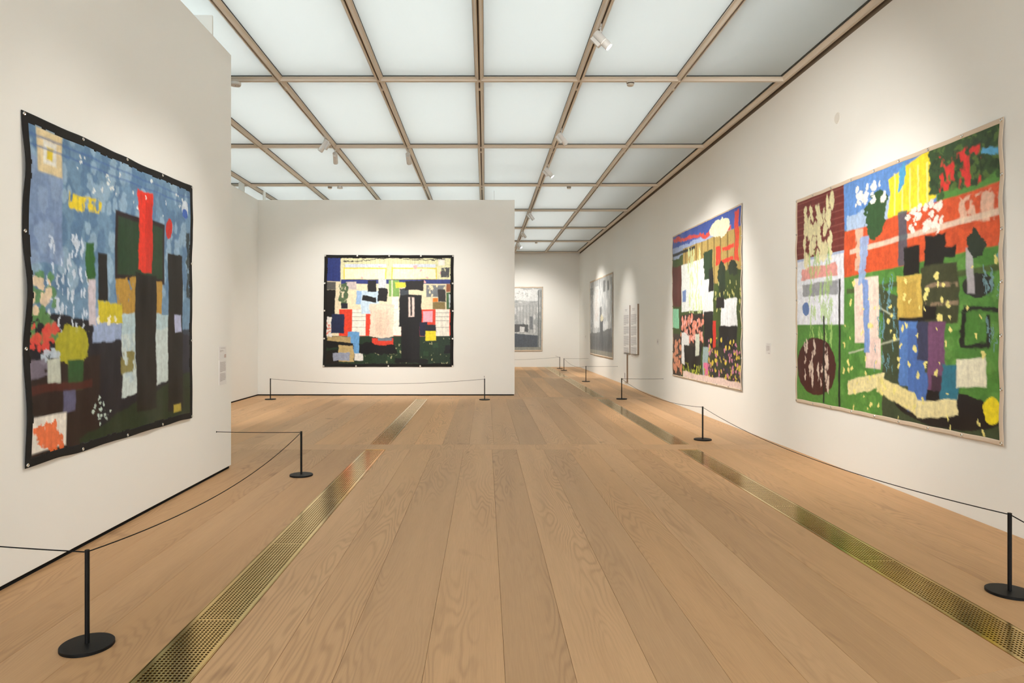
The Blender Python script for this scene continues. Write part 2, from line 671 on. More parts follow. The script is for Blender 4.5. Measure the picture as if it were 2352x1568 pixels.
midB = [GL1, -0.93, -0.58, -0.22, 0.11, 0.46, 0.80, 1.12, 1.49, 1.83, 2.14, GR0]
leftB = [-8.09, -7.7, -7.3, -6.95, -6.6, -6.2, -5.85, -5.5, -5.15, -4.8, -4.42, -4.05, -3.7, -3.36, -3.0, -2.62, -2.26, -1.89, GL0]
rightB = [GR1, 3.06, 3.36, 3.65, XR]
for (a, b_, hasleft) in ((Y2, Y3, True), (Y4, Y5, False), (Y6, YB, False)):
    if hasleft:
        run(a, b_, spans(jitter(leftB, 0.05)))
        run(a, b_, spans(jitter(midB, 0.03)))
    else:
        run(a, b_, spans(jitter(leftB[:-1] + [GL0, GL1] + midB[1:-1] + [GR0], 0.03)))
    run(a, b_, spans(jitter(rightB, 0.03)))
# cross boards between the runs
for (a, b_) in ((Y1, Y2), (Y3, Y4), (Y5, Y6)):
    h = (a + b_) / 2
    xs = [XO, -5.9, -3.3, -0.4, 1.9, XR]
    for (p, q) in spans(xs):
        plank([(p, a), (q, a), (q, b_), (p, b_)], tone(random.uniform(-0.1, 0.15), 0.2))
# slanted border board and the boards behind the camera
xs = [-2.84, 0.0, XR]
for (p, q), tn in zip(spans(xs), (tone(0.1), tone(0.12, 0.2))):
    plank([(p, ystart(p) - 0.065), (q, ystart(q) - 0.065), (q, ystart(q)), (p, ystart(p))], tn)
    plank([(p, ystart(p) - 0.36), (q, ystart(q) - 0.36), (q, ystart(q) - 0.065), (p, ystart(p) - 0.065)], tone(-0.15, 0.6))
for (p, q) in spans([-2.84, -2.4, -2.0, -1.6, -1.2, -0.8, -0.4, 0.0, 0.4, 0.8, 1.2, 1.6, 2.0, 2.4, 2.8, 3.2, 3.55, XR]):
    plank([(p, YF), (q, YF), (q, ystart(q) - 0.36), (p, ystart(p) - 0.36)], rtone())


# ------------------------------------------------------------------ brass floor vents
def floor_vent(x0, x1, y0, y1, label, ya=None):
    t = thing('floor_vent', label, 'floor vent', ((x0 + x1) / 2, y0, 0), 'brass vents set in the oak floor')
    cx = (x0 + x1) / 2
    hw = (x1 - x0) / 2
    ln = y1 - y0
    gap = 0.002
    # outer frame: two rails and a black trough under the grate
    fr = MB()
    fr.box(-hw + gap, -hw + 0.006, gap, ln - gap, -0.03, 0.0008).box(hw - 0.006, hw - gap, gap, ln - gap, -0.03, 0.0008)
    fr.box(-hw + 0.006, hw - 0.006, gap, 0.006, -0.03, 0.0008).box(-hw + 0.006, hw - 0.006, ln - 0.006, ln - gap, -0.03, 0.0008)
    fr.build('frame', M_BRASS, t)
    tro = MB().box(-hw + gap, hw - gap, gap, ln - gap, -0.072, -0.066)
    tro.build('trough', M_SUB, t)
    n = max(1, round(ln / 1.26))
    sec = ln / n
    w0 = hw - 0.0085
    nh = 11
    px = 0.0196
    hole = 0.0118
    for s in range(n):
        a = s * sec + (0.0085 if s == 0 else 0.0008)
        b_ = (s + 1) * sec - (0.0085 if s == n - 1 else 0.0008)
        mb = MB()
        ex = nh * px / 2 - (px - hole) / 2            # outer limit of the holes
        top, bot = -0.0002, -0.009
        mb.box(-w0, -ex, a, b_, bot, top).box(ex, w0, a, b_, bot, top)
        for k in range(nh - 1):
            c = (k - (nh - 2) / 2) * px
            mb.box(c - (px - hole) / 2, c + (px - hole) / 2, a, b_, bot, top)
        rows = int((b_ - a - 0.012) / 0.0216)
        pit = (b_ - a - 0.012) / rows
        for r in range(rows + 1):
            c = a + 0.006 + r * pit
            mb.box(-ex, ex, c - 0.0046 if r else a, c + 0.0046 if r < rows else b_, bot, top - 0.0014)
        mb.build('grate', M_BRASS, t)
    return t


floor_vent(GL0, GL1, 2.30, Y1, 'long perforated brass vent in the oak floor, left foreground')
floor_vent(GR0, GR1, 3.095, Y1, 'long perforated brass vent in the oak floor, right foreground beside the barrier')
floor_vent(GL0, GL1, Y2, Y3, 'brass vent running up to the middle partition, beyond the first cross board')
floor_vent(GR0, GR1, Y2, Y3, 'second brass vent on the right, between the first and second cross boards')
floor_vent(GR0, GR1, Y4, Y5, 'third brass vent on the right, beside the text panels')
floor_vent(GR0, GR1, Y6, YB - 0.05, 'farthest brass vent on the right, reaching the end wall')


# ------------------------------------------------------------------ abstract canvases (generic stand-ins)
def vnoise(h, w_, sy, sx, seed):
    r = np.random.default_rng(seed)
    gy, gx = int(sy) + 3, int(sx) + 3
    g = r.random((gy, gx))
    y = np.linspace(0, sy, h)
    x = np.linspace(0, sx, w_)
    yi, xi = y.astype(int), x.astype(int)
    fy, fx = y - yi, x - xi
    fy, fx = fy * fy * (3 - 2 * fy), fx * fx * (3 - 2 * fx)
    a = g[yi][:, xi]
    b_ = g[yi][:, xi + 1]
    c = g[yi + 1][:, xi]
    d = g[yi + 1][:, xi + 1]
    return (a * (1 - fx) + b_ * fx) * (1 - fy[:, None]) + (c * (1 - fx) + d * fx) * fy[:, None]


def fbm(h, w_, sy, sx, seed, oct_=3):
    s, amp, tot = 0, 1.0, 0
    for o in range(oct_):
        s = s + amp * vnoise(h, w_, sy * 2 ** o, sx * 2 ** o, seed + 17 * o)
        tot += amp
        amp *= 0.5
    return s / tot


class Paint:
    def __init__(self, nv, nu, aspect, base, seed):
        self.nv, self.nu, self.asp = nv, nu, aspect
        self.v, self.u = np.meshgrid(np.linspace(0, 1, nv), np.linspace(0, 1, nu), indexing='ij')
        self.c = np.zeros((nv, nu, 3)) + np.array(lin(base))
        self.seed = seed
        self.k = 0
        self.grain = fbm(nv, nu, 30, 55, seed + 5)
        self.streak = fbm(nv, nu, 8, 120, seed + 9)
        self.wu = fbm(nv, nu, 9, 9, seed + 1) - 0.5
        self.wv = fbm(nv, nu, 9, 9, seed + 2) - 0.5
        self.fu = fbm(nv, nu, 60, 60, seed + 3) - 0.5
        self.fv = fbm(nv, nu, 60, 60, seed + 4) - 0.5

    def blend(self, m, col, alpha):
        self.k += 1
        m = np.clip(m, 0, 1)[..., None] * alpha
        tex = (0.86 + 0.28 * self.streak + 0.10 * (self.grain - 0.5))[..., None]
        self.c = self.c * (1 - m) + np.array(lin(col)) * tex * m

    def rect(self, u0, u1, v0, v1, col, alpha=1.0, wob=0.02, slant=0.0, soft=0.006, dry=0.0):
        u = self.u + self.wu * wob + self.fu * wob * 0.35
        v = self.v + self.wv * wob + self.fv * wob * 0.35 + slant * (self.u - (u0 + u1) / 2)
        d = np.minimum(np.minimum(u - u0, u1 - u) * self.asp, np.minimum(v - v0, v1 - v))
        m = np.clip(d / soft + 0.5, 0, 1)
        if dry:
            m = m * np.clip((self.grain - dry) * 8 + 0.5, 0, 1)
        self.blend(m, col, alpha)
        return self

    def blob(self, u0, u1, v0, v1, col, alpha=1.0, wob=0.05, soft=0.06, dry=0.0):
        u = self.u + self.wu * wob + self.fu * wob * 0.5
        v = self.v + self.wv * wob + self.fv * wob * 0.5
        q = np.sqrt(((u - (u0 + u1) / 2) / ((u1 - u0) / 2)) ** 2 + ((v - (v0 + v1) / 2) / ((v1 - v0) / 2)) ** 2)
        m = np.clip((1 - q) / soft + 0.5, 0, 1)
        if dry:
            m = m * np.clip((self.grain - dry) * 8 + 0.5, 0, 1)
        self.blend(m, col, alpha)
        return self

    def dabs(self, u0, u1, v0, v1, col, n, size, alpha=0.9, tall=1.0):
        r = np.random.default_rng(self.seed + 100 + self.k)
        m = np.zeros_like(self.u)
        for _ in range(n):
            cu, cv = r.uniform(u0, u1), r.uniform(v0, v1)
            s = size * r.uniform(0.35, 0.95)
            su, sv = s / self.asp, s * tall
            q = ((self.u + self.fu * 0.02 - cu) / su) ** 2 + ((self.v + self.fv * 0.02 - cv) / sv) ** 2
            m = np.maximum(m, np.clip((1.2 - q) * 2, 0, 1))
        self.blend(m, col, alpha)
        return self


PAINT_GAIN = 1.02


def canvas(name, label, corners, normal, nu, nv, top_n, side_n, border, border_mat, paint, seed, group=None,
           wave=0.014, outline=0.006, gr=0.013):
    """corners: TL, TR, BR, BL as seen from the front; normal points into the room"""
    TL, TR, BR, BL = [Vector(c) for c in corners]
    n = Vector(normal)
    base = (BL + BR) / 2
    t = thing(name, label, 'painting', base, group)
    W = (TR - TL).length
    H = (TL - BL).length
    u = np.linspace(0, 1, nu)[None, :]
    v = np.linspace(0, 1, nv)[:, None]
    P = np.zeros((nv, nu, 3))
    for k in range(3):
        P[..., k] = ((1 - u) * (1 - v) * TL[k] + u * (1 - v) * TR[k] + u * v * BR[k] + (1 - u) * v * BL[k]) - base[k]
    U = np.array((TR - TL).normalized())
    V = np.array(Vector((0, 0, -1)))
    # scalloped outline: edges draw in between the eyelets, plus a slow wander
    su = np.sin(np.pi * u * (top_n - 1)) ** 2
    sv = np.sin(np.pi * v * (side_n - 1)) ** 2
    nzu = fbm(nv, nu, 4, 5, seed + 31) - 0.5
    nzv = fbm(nv, nu, 5, 4, seed + 32) - 0.5
    eT, eB = (1 - v) ** 6, v ** 6
    eL, eR = (1 - u) ** 6, u ** 6
    dv = outline * su * (eT - eB) + nzv * outline * 1.6 * (eT + eB)
    du = outline * sv * (eL - eR) + nzu * outline * 1.6 * (eL + eR)
    P += du[..., None] * U + dv[..., None] * V
    # relief: hangs off the wall, waves near the edges between eyelets
    z = 0.012 + wave * (fbm(nv, nu, 3, 6, seed + 33) - 0.35) * 1.0
    z = z + wave * 0.9 * (su * (eT + eB) + sv * (eL + eR)) * (1.3 * fbm(nv, nu, 4, 4, seed + 34))
    z = np.clip(z, 0.005, 0.08)
    P += z[..., None] * np.array(n)
    idx = np.arange(nv * nu).reshape(nv, nu)
    q = np.stack([idx[:-1, :-1], idx[1:, :-1], idx[1:, 1:], idx[:-1, 1:]], -1)
    uc = (u[:, :-1] + u[:, 1:]) / 2 * W
    vc = (v[:-1] + v[1:]) / 2 * H
    ragged = (fbm(nv - 1, nu - 1, 40, 40, seed + 35) - 0.5) * 0.012
    edge = np.minimum(np.minimum(uc, W - uc), np.minimum(vc, H - vc)) + ragged
    inner = edge > border
    for part, mask, mat in (('painted_field', inner, M_CANVAS), ('border', ~inner, border_mat)):
        faces = q[mask]
        used = np.unique(faces)
        remap = np.full(nv * nu, -1)
        remap[used] = np.arange(len(used))
        me = bpy.data.meshes.new(part)
        co = P.reshape(-1, 3)[used]
        me.from_pydata(co.tolist(), [], remap[faces].tolist())
        me.polygons.foreach_set('use_smooth', [True] * len(me.polygons))
        me.materials.append(mat)
        if part == 'painted_field':
            at = me.attributes.new('paint', 'FLOAT_COLOR', 'POINT')
            c = np.clip(paint.c * PAINT_GAIN, 0.004, 0.93).reshape(-1, 3)[used]
            c4 = np.concatenate([c, np.ones((len(c), 1))], 1).astype(np.float32)
            at.data.foreach_set('color', c4.ravel())
        me.update()
        o = link(part, me, t)
        if part == 'border':
            md = o.modifiers.new('thickness', 'SOLIDIFY')
            md.thickness = 0.003
            md.offset = -1
    # eyelets
    gm = MB()
    gm.lathe([(gr, -0.004), (gr * 0.98, 0.001), (gr * 0.82, 0.0035), (gr * 0.45, 0.0005), (gr * 0.40, 0.001), (0, 0.0022)], 14)
    gme = gm.mesh('eyelet', M_STEEL)
    sm = MB().lathe([(gr * 0.2, 0.001), (gr * 0.2, 0.003), (0, 0.0032)], 8).mesh('screw', M_SCREW)
    rot = n.to_track_quat('Z', 'Y').to_euler()
    ins = min(border * 0.5, 0.022) if border > 0.05 else 0.020
    iu, iv = ins / W, ins / H
    spots = []
    for k in range(top_n):
        a = iu + (1 - 2 * iu) * k / (top_n - 1)
        spots += [(a, iv), (a, 1 - iv)]
    for k in range(1, side_n - 1):
        a = iv + (1 - 2 * iv) * k / (side_n - 1)
        spots += [(iu, a), (1 - iu, a)]
    for (a, b_) in spots:
        p = P[int(round(b_ * (nv - 1))), int(round(a * (nu - 1)))]
        o = link('eyelet', gme, t, Vector(p) + n * 0.004)
        o.rotation_euler = rot
        link('screw', sm, o)
    return t


# -- left canvas: blue over dark, black cloth border
nu, nv = 260, 240
A = Paint(nv, nu, 2.386 / 2.2, (108, 142, 172), 3)
A.dabs(0, 1, 0, 0.5, (70, 105, 145), 120, 0.035, 0.55, 1.8).dabs(0, 1, 0, 0.5, (160, 188, 208), 110, 0.03, 0.6, 1.6)
A.rect(0, .16, .12, .42, (132, 150, 190), .6, .03)
A.rect(-.1, 1.1, .60, 1.1, (24, 24, 34), 1, .04, -0.10)
A.rect(-.1, .34, .70, 1.1, (38, 24, 22), 1, .02)
A.rect(.24, 1.1, .86, 1.1, (34, 50, 30), 1, .03, .22)
A.rect(.84, 1.1, .62, .8, (36, 38, 54), .9, .02)
A.rect(.05, .155, .03, .155, (224, 205, 160), 1, .008).rect(.075, .13, .06, .13, (232, 230, 220), 1, .01).rect(.09, .115, .08, .12, (225, 200, 50), 1, .02)
A.rect(.19, .36, .19, .235, (226, 202, 45), 1, .035, -.05, dry=.40)
A.rect(.43, .76, .20, .44, (36, 16, 24), 1, .006).rect(.445, .745, .218, .42, (34, 62, 38), 1, .01)
A.rect(.575, .665, .10, .40, (222, 52, 36), 1, .03)
A.rect(.62, .665, .14, .40, (196, 40, 30), .8, .02)
A.rect(.44, .74, .43, .565, (176, 138, 58), 1, .03, dry=.25)
A.rect(.46, .86, .555, .66, (176, 200, 206), 1, .03).rect(.46, .80, .62, .84, (196, 210, 208), 1, .03, .10)
A.rect(.47, .66, .60, .80, (160, 184, 196), .6, .05, dry=.45)
A.rect(.30, .46, .545, .66, (152, 170, 205), 1, .03)
A.rect(.555, .70, .41, .92, (20, 17, 16), 1, .02)
A.rect(.79, .91, .31, .95, (22, 19, 18), 1, .02)
A.rect(.845, .90, .56, .63, (176, 182, 214), 1, .02)
A.rect(.33, .385, .36, .52, (20, 18, 17), 1, .01)
A.rect(.27, .31, .33, .46, (44, 96, 44), 1, .03).rect(.28, .315, .45, .60, (206, 196, 204), 1, .02)
A.rect(.325, .47, .52, .59, (205, 190, 40), 1, .035).dabs(.33, .47, .57, .60, (236, 232, 205), 9, .012)
A.dabs(.08, .28, .33, .62, (214, 226, 240), 60, .008, .85, 3.0)
A.blob(.13, .28, .595, .735, (176, 172, 40), .92, .05)
A.rect(.18, .255, .71, .80, (44, 84, 44), 1, .02)
A.dabs(0, .12, .44, .64, (92, 140, 84), 40, .022).dabs(0, .10, .45, .56, (232, 208, 178), 14, .02)
A.dabs(.02, .13, .60, .68, (222, 76, 66), 14, .022).dabs(.02, .13, .66, .71, (190, 205, 220), 8, .018)
A.rect(0, .14, .70, .755, (120, 112, 128), .9, .03, dry=.4).rect(.09, .145, .70, .79, (196, 202, 188), 1, .01)
A.rect(.0, .30, .775, .80, (76, 30, 24), 1, .015)
A.rect(.155, .215, .80, .865, (92, 92, 124), 1, .012)
A.rect(.45, .55, .70, .765, (132, 122, 58), .95, .03, dry=.35)
A.dabs(.30, .40, .83, .93, (196, 216, 206), 14, .008, .9)
A.rect(.02, .17, .865, .965, (232, 226, 216), 1, .006).blob(.03, .16, .885, .96, (230, 108, 52), .95, .09, dry=.25)
A.rect(.83, .89, .925, .96, (176, 158, 66), 1, .01)
A.rect(-.1, 1.1, .052, .058, (64, 100, 160), .75, .01, .0).rect(-.1, 1.1, .082, .088, (64, 100, 160), .75, .01, .0)
A.dabs(.18, .98, .05, .17, (226, 230, 228), 30, .010)
A.blob(.90, .96, .07, .15, (206, 216, 226), 1, .02).blob(.905, .955, .11, .15, (58, 96, 176), 1, .02)
A.blob(.77, .825, .17, .25, (196, 44, 36), 1, .02)
A.rect(.945, .975, .2, .48, (32, 40, 36), .9, .05, dry=.35)
canvas('canvas', 'unstretched blue and dark abstract canvas with black border on the left partition',
       [(-2.81, 4.127, 2.847), (-2.81, 6.513, 2.888), (-2.81, 6.513, .678), (-2.81, 4.147, .675)], (1, 0, 0),
       nu, nv, 5, 4, 0.058, M_BLACKCLOTH, A, 3, wave=0.020, outline=0.010, gr=0.012)

# -- middle canvas: cream, red and green blocks, black cloth border
nu, nv = 300, 262
B = Paint(nv, nu, 3.0 / 2.6, (236, 222, 188), 21)
B.rect(-.1, 1.1, -.1, .23, (226, 222, 178), 1, .01)
for k in range(26):
    B.rect(.12 + k * .034, .123 + k * .034, 0, .10, (186, 190, 130), .8, .004)
B.rect(-.1, .125, -.1, .235, (42, 56, 122), 1, .01)
B.rect(.15, .48, .11, .222, (232, 214, 40), 1, .006).rect(.158, .472, .122, .215, (250, 242, 206), 1, .01)
B.rect(.52, .87, .11, .222, (232, 214, 40), 1, .006).rect(.528, .862, .122, .215, (250, 242, 206), 1, .01)
B.rect(.16, .48, .08, .112, (214, 220, 230), 1, .005).rect(.53, .86, .08, .112, (214, 220, 230), 1, .005)
B.rect(.14, .30, .045, .053, (40, 36, 34), 1, .05, .03).rect(.30, .60, .028, .036, (40, 36, 34), 1, .06, .02).rect(.62, .93, .03, .038, (40, 36, 34), 1, .06, -.02)
B.rect(.13, 1.1, .218, .258, (46, 58, 122), 1, .006)
B.dabs(.17, .92, .07, .36, (244, 178, 172), 10, .022)
B.rect(.88, .93, .04, .09, (236, 226, 216), 1, .01).rect(.90, .965, .11, .20, (70, 70, 72), 1, .015, dry=.35)
B.rect(.17, .25, .24, .31, (206, 190, 186), 1, .005)
B.rect(.02, .09, .24, .31, (90, 88, 84), 1, .01)
B.rect(.11, .18, .25, .45, (62, 94, 58), .95, .05, dry=.35).rect(.135, .185, .43, .48, (34, 36, 48), 1, .005)
B.rect(.50, .58, .225, .37, (128, 170, 90), 1, .01).rect(.52, .53, .225, .37, (230, 226, 190), 1, .004).rect(.55, .64, .245, .29, (228, 216, 70), 1, .02)
B.rect(.42, .48, .215, .30, (206, 210, 214), 1, .004)
B.rect(.79, .94, .27, .375, (120, 124, 128), 1, .006, dry=.4)
B.rect(.88, .94, .31, .42, (52, 46, 44), 1, .02).rect(.945, .98, .26, .33, (150, 86, 50), 1, .01)
B.rect(.945, 1.1, .335, .485, (62, 100, 58), 1, .005).rect(.965, 1.1, .35, .47, (196, 206, 208), 1, .005)
B.rect(.84, .935, .42, .485, (134, 116, 70), 1, .004).rect(.84, .88, .385, .42, (226, 128, 36), 1, .006)
B.rect(.525, .575, .37, .48, (232, 226, 222), 1, .01)
B.rect(.12, 1.1, .485, .725, (226, 66, 40), 1, .006)
B.rect(.22, .325, .485, .72, (240, 234, 220), 1, .004).rect(.52, .60, .485, .72, (240, 234, 220), 1, .004).rect(.862, .968, .485, .728, (240, 234, 220), 1, .004)
for vv in (.515, .55, .585, .645):
    B.rect(.22, .325, vv, vv + .003, (120, 110, 100), 1, .002).rect(.862, .968, vv, vv + .003, (120, 110, 100), 1, .002)
B.rect(-.1, 1.1, .725, 1.1, (30, 50, 30), 1, .006)
for k in range(9):
    B.rect(.42 + k * .07, .46 + k * .07, .74 + (k * 37 % 10) * .024, .78 + (k * 37 % 10) * .024, (40, 66, 40), .9, .01)
B.dabs(.30, 1, .74, 1, (178, 174, 130), 46, .006, .8, 2.4).dabs(.30, 1, .74, 1, (170, 166, 124), 40, .012, .7, .25)
B.rect(.25, .31, .32, .44, (150, 182, 220), 1, .02).rect(.29, .43, .32, .53, (196, 216, 232), 1, .02)
B.rect(.335, .405, .225, .33, (26, 22, 22), 1, .015).rect(.30, .41, .37, .42, (26, 22, 22), 1, .03, -.25)
B.rect(.42, .49, .30, .42, (26, 22, 22), 1, .03)
B.rect(.36, .545, .44, .735, (238, 212, 190), 1, .03).rect(.40, .50, .5, .70, (228, 198, 174), .7, .05)
B.rect(.58, .66, .30, .46, (60, 66, 74), 1, .03)
B.rect(.63, .77, .235, .32, (28, 22, 21), 1, .03).rect(.585, .755, .36, .64, (22, 19, 20), 1, .02).rect(.60, .74, .60, .93, (22, 19, 20), 1, .012)
B.rect(.655, .70, .38, .55, (232, 206, 196), 1, .01).rect(.67, .682, .38, .54, (26, 22, 22), 1, .01)
B.rect(.555, .80, .925, .965, (18, 15, 16), 1, .03)
B.rect(.765, .84, .50, .60, (240, 172, 188), 1, .01).rect(.74, .80, .60, .72, (30, 32, 58), 1, .02)
B.rect(.78, .865, .625, .69, (34, 36, 46), 1, .025).rect(.785, .865, .68, .765, (236, 216, 46), 1, .01)
B.rect(.375, .54, .745, .815, (216, 64, 42), 1, .01).rect(.42, .53, .74, .765, (110, 122, 134), 1, .01).rect(.29, .56, .80, .89, (18, 15, 16), 1, .06)
B.rect(.93, 1.1, .81, .88, (18, 15, 16), 1, .03)
B.rect(-.1, .085, .31, .57, (22, 19, 18), 1, .02).rect(-.1, .07, .56, .74, (226, 220, 212), 1, .03).dabs(.0, .05, .6, .74, (220, 120, 100), 14, .012)
B.rect(.06, .16, .53, .70, (34, 42, 74), 1, .02).rect(.19, .28, .69, .89, (104, 158, 208), 1, .02).rect(.03, .22, .73, .80, (180, 156, 108), 1, .03)
B.rect(-.1, .24, .77, .83, (20, 17, 16), 1, .03, -.1).rect(.12, .235, .81, .96, (190, 166, 114), 1, .03)
B.rect(-.1, .12, .85, 1.1, (24, 20, 16), 1, .02).rect(.08, .20, .88, .95, (150, 156, 176), 1, .03).rect(.24, .31, .885, .945, (226, 222, 216), 1, .02)
canvas('canvas', 'unstretched cream, red and green abstract canvas with black border on the middle partition',
       [(-3.747, 15.92, 3.277), (-.735, 15.92, 3.270), (-.742, 15.92, .668), (-3.785, 15.92, .668)], (0, -1, 0),
       nu, nv, 5, 5, 0.075, M_BLACKCLOTH, B, 21, wave=0.010, outline=0.004, gr=0.022)

# -- near right canvas: orange, sky blue and green fields on raw cloth
nu, nv = 340, 250
C = Paint(nv, nu, 3.43 / 2.5, (84, 140, 58), 41)
C.dabs(.3, 1, .4, 1, (64, 118, 46), 110, .05, .5).dabs(.3, 1, .4, 1, (110, 162, 76), 130, .03, .5)
C.rect(-.1, .34, -.1, .30, (112, 40, 36), 1, .006)
for k in range(9):
    C.rect(-.1, .34, .025 + k * .031, .028 + k * .031, (170, 110, 96), .6, .004)
C.rect(.335, .78, -.1, .22, (96, 142, 208), 1, .01).rect(.335, .70, .15, .24, (186, 206, 230), .8, .06)
C.rect(.575, .78, .03, .22, (242, 220, 48), 1, .03, .35)
for k in range(5):
    C.rect(.60 + k * .035, .606 + k * .035, .05, .21, (250, 240, 160), .8, .01)
C.rect(.335, 1.1, .205, .40, (214, 86, 42), 1, .01, .05)
C.dabs(.34, 1, .22, .39, (190, 70, 34), 60, .025, .5)
C.rect(.37, 1.1, .285, .305, (226, 206, 186), .9, .008, .05)
C.rect(.40, .44, .22, .40, (226, 196, 170), .8, .02, dry=.4).rect(.62, .66, .20, .40, (60, 84, 98), .9, .02).rect(.86, 1.1, .20, .30, (222, 200, 176), .7, .03, dry=.45)
C.rect(.345, 1.1, .385, .405, (180, 70, 40), .0, .01)
C.blob(.445, .565, .10, .28, (50, 84, 46), 1, .06)
C.rect(.755, 1.1, -.1, .17, (52, 78, 42), 1, .05).dabs(.76, 1, 0, .17, (88, 118, 52), 60, .016, .8).dabs(.76, 1, 0, .19, (38, 56, 34), 50, .018, .7)
C.rect(.78, .94, .05, .17, (222, 50, 46), .95, .05, dry=.55)
C.rect(.94, .99, .085, .11, (92, 170, 214), 1, .06, -.6).rect(.62, .655, .03, .12, (80, 164, 214), 1, .05, 1.2)
C.dabs(.40, .56, .05, .14, (244, 242, 232), 22, .020).dabs(.66, .80, .20, .31, (246, 242, 232), 34, .018)
C.rect(.0, .335, .30, .62, (228, 232, 242), 1, .005).rect(.04, .29, .345, .40, (226, 120, 96), .75, .03).rect(.05, .29, .42, .48, (96, 98, 104), .7, .03).rect(.0, .335, .30, .31, (166, 184, 220), 1, .003)
C.blob(.05, .10, .51, .575, (96, 124, 178), 1, .02)
C.dabs(.07, .26, .06, .32, (232, 226, 178), 60, .022, .9, 2.2).dabs(.10, .26, .30, .70, (170, 206, 120), 70, .010, .7, 5.0)
C.rect(.35, 1.1, .455, .475, (72, 84, 46), .9, .01, .04)
C.rect(.50, .66, .50, .60, (66, 78, 52), 1, .02, -.5).rect(.545, .78, .56, 1.0, (62, 74, 50), 1, .03).rect(.60, 1.1, .9, 1.1, (62, 76, 50), 1, .03, -.05)
C.rect(.36, .70, .70, .707, (190, 196, 170), .9, .01, .25).rect(.44, .60, .55, .557, (190, 196, 170), .9, .01, -.5)
C.rect(.395, .525, .43, .70, (242, 220, 206), 1, .006).rect(.455, .535, .68, .80, (242, 214, 204), 1, .008).rect(.42, .46, .45, .60, (240, 176, 166), .6, .04, dry=.45)
C.rect(.425, .465, .25, .46, (150, 180, 226), .9, .06).rect(.445, .475, .44, .74, (110, 152, 220), .9, .02)
C.blob(.01, .285, .685, .95, (72, 26, 22), 1, .02, .03).dabs(.06, .24, .72, .90, (226, 206, 190), 24, .012, .9, 4.0)
C.rect(.20, .21, .58, .98, (26, 26, 24), 1, .008).rect(.30, .312, .42, 1.0, (26, 26, 24), 1, .008).rect(.0, .012, .6, .97, (26, 26, 24), 1, .008)
C.rect(.645, .715, .34, .44, (20, 17, 16), 1, .025).rect(.735, .81, .31, .43, (20, 17, 16), 1, .03).rect(.80, .85, .36, .40, (20, 17, 16), 1, .03)
C.rect(.615, .735, .44, .61, (208, 178, 86), 1, .025).rect(.64, .70, .46, .60, (190, 156, 70), .7, .04)
C.rect(.72, .855, .42, .625, (64, 68, 42), 1, .025).rect(.725, .85, .49, .505, (150, 128, 104), .9, .03, dry=.4).rect(.73, .85, .555, .57, (150, 128, 104), .9, .03, dry=.4)
C.rect(.72, .775, .565, .615, (22, 18, 17), 1, .03).rect(.62, .73, .60, .618, (26, 22, 20), 1, .01)
C.rect(.62, .70, .615, .86, (86, 128, 196), 1, .02).rect(.66, .735, .64, .95, (74, 112, 182), 1, .02).rect(.70, .745, .62, .76, (58, 62, 92), 1, .02)
C.rect(.745, .81, .62, .86, (116, 74, 110), 1, .02).rect(.76, .83, .80, .90, (70, 46, 66), 1, .02)
C.blob(.60, 1.0, .855, .985, (22, 18, 20), 1, .02, .03)
C.rect(.66, .745, .80, .95, (74, 112, 182), 1, .02)
C.rect(.36, .56, .835, .895, (236, 224, 168), 1, .03, .28).rect(.52, .70, .86, .93, (234, 220, 156), 1, .03, -.35).rect(.70, .86, .885, .95, (234, 222, 168), 1, .03, .25)
C.rect(.80, .86, .76, .88, (44, 118, 142), 1, .03).rect(.85, .95, .74, .835, (236, 232, 206), 1, .02, .12)
C.blob(.945, .995, .855, .94, (240, 218, 36), 1, .015)
C.rect(.87, 1.1, .575, .592, (28, 30, 28), 1, .05).rect(.865, .88, .59, .70, (28, 30, 28), 1, .03).rect(.87, .96, .69, .706, (28, 30, 28), 1, .05).rect(.95, .963, .60, .70, (28, 30, 28), 1, .02)
C.blob(.865, .97, .465, .545, (40, 42, 38), 1, .02)
C.rect(.885, .91, .38, .53, (186, 182, 188), .9, .01)
C.blob(.90, .955, .33, .42, (40, 52, 38), 1, .05)
C.dabs(.33, 1, .42, .98, (240, 228, 140), 90, .011, .95, 1.5)
C.dabs(.50, .62, .46, .80, (110, 160, 176), 30, .005, .8, 8.0).dabs(.93, 1, .35, .8, (120, 160, 170), 14, .004, .8, 10.0)
canvas('canvas', 'large unstretched green, orange and blue abstract canvas, nearest one on the right wall',
       [(XR, 8.572, 3.148), (XR, 5.14, 3.123), (XR, 5.14, .641), (XR, 8.572, .622)], (-1, 0, 0),
       nu, nv, 9, 7, 0.040, M_RAWCLOTH, C, 41, wave=0.011, outline=0.005, gr=0.0135)

# -- second canvas on the right wall
nu, nv = 260, 220
D = Paint(nv, nu, 3.84 / 2.87, (66, 84, 34), 61)
D.rect(-.1, 1.1, -.1, .16, (64, 88, 168), 1, .02, -.02).rect(0, .9, .09, .16, (170, 186, 216), .8, .06)
D.rect(.20, 1.1, .12, .40, (176, 150, 84), 1, .01)
for k in range(9):
    D.rect(.24 + k * .085, .255 + k * .085, .12, .40, (120, 98, 50), .9, .006)
D.rect(.02, .90, .06, .085, (218, 72, 48), .95, .06, -.08).rect(.93, .97, .03, .30, (218, 72, 48), .95, .03)
D.blob(.62, .88, .025, .135, (236, 230, 196), 1, .05)
D.rect(-.1, .17, .22, .50, (92, 42, 34), 1, .04).rect(-.1, .4, .13, .15, (44, 44, 48), 1, .01)
D.rect(.17, .54, .23, .55, (226, 230, 226), 1, .008).rect(.19, .25, .40, .48, (110, 136, 186), 1, .03)
D.dabs(.28, .50, .15, .62, (206, 220, 160), 60, .016, .85, 3.0)
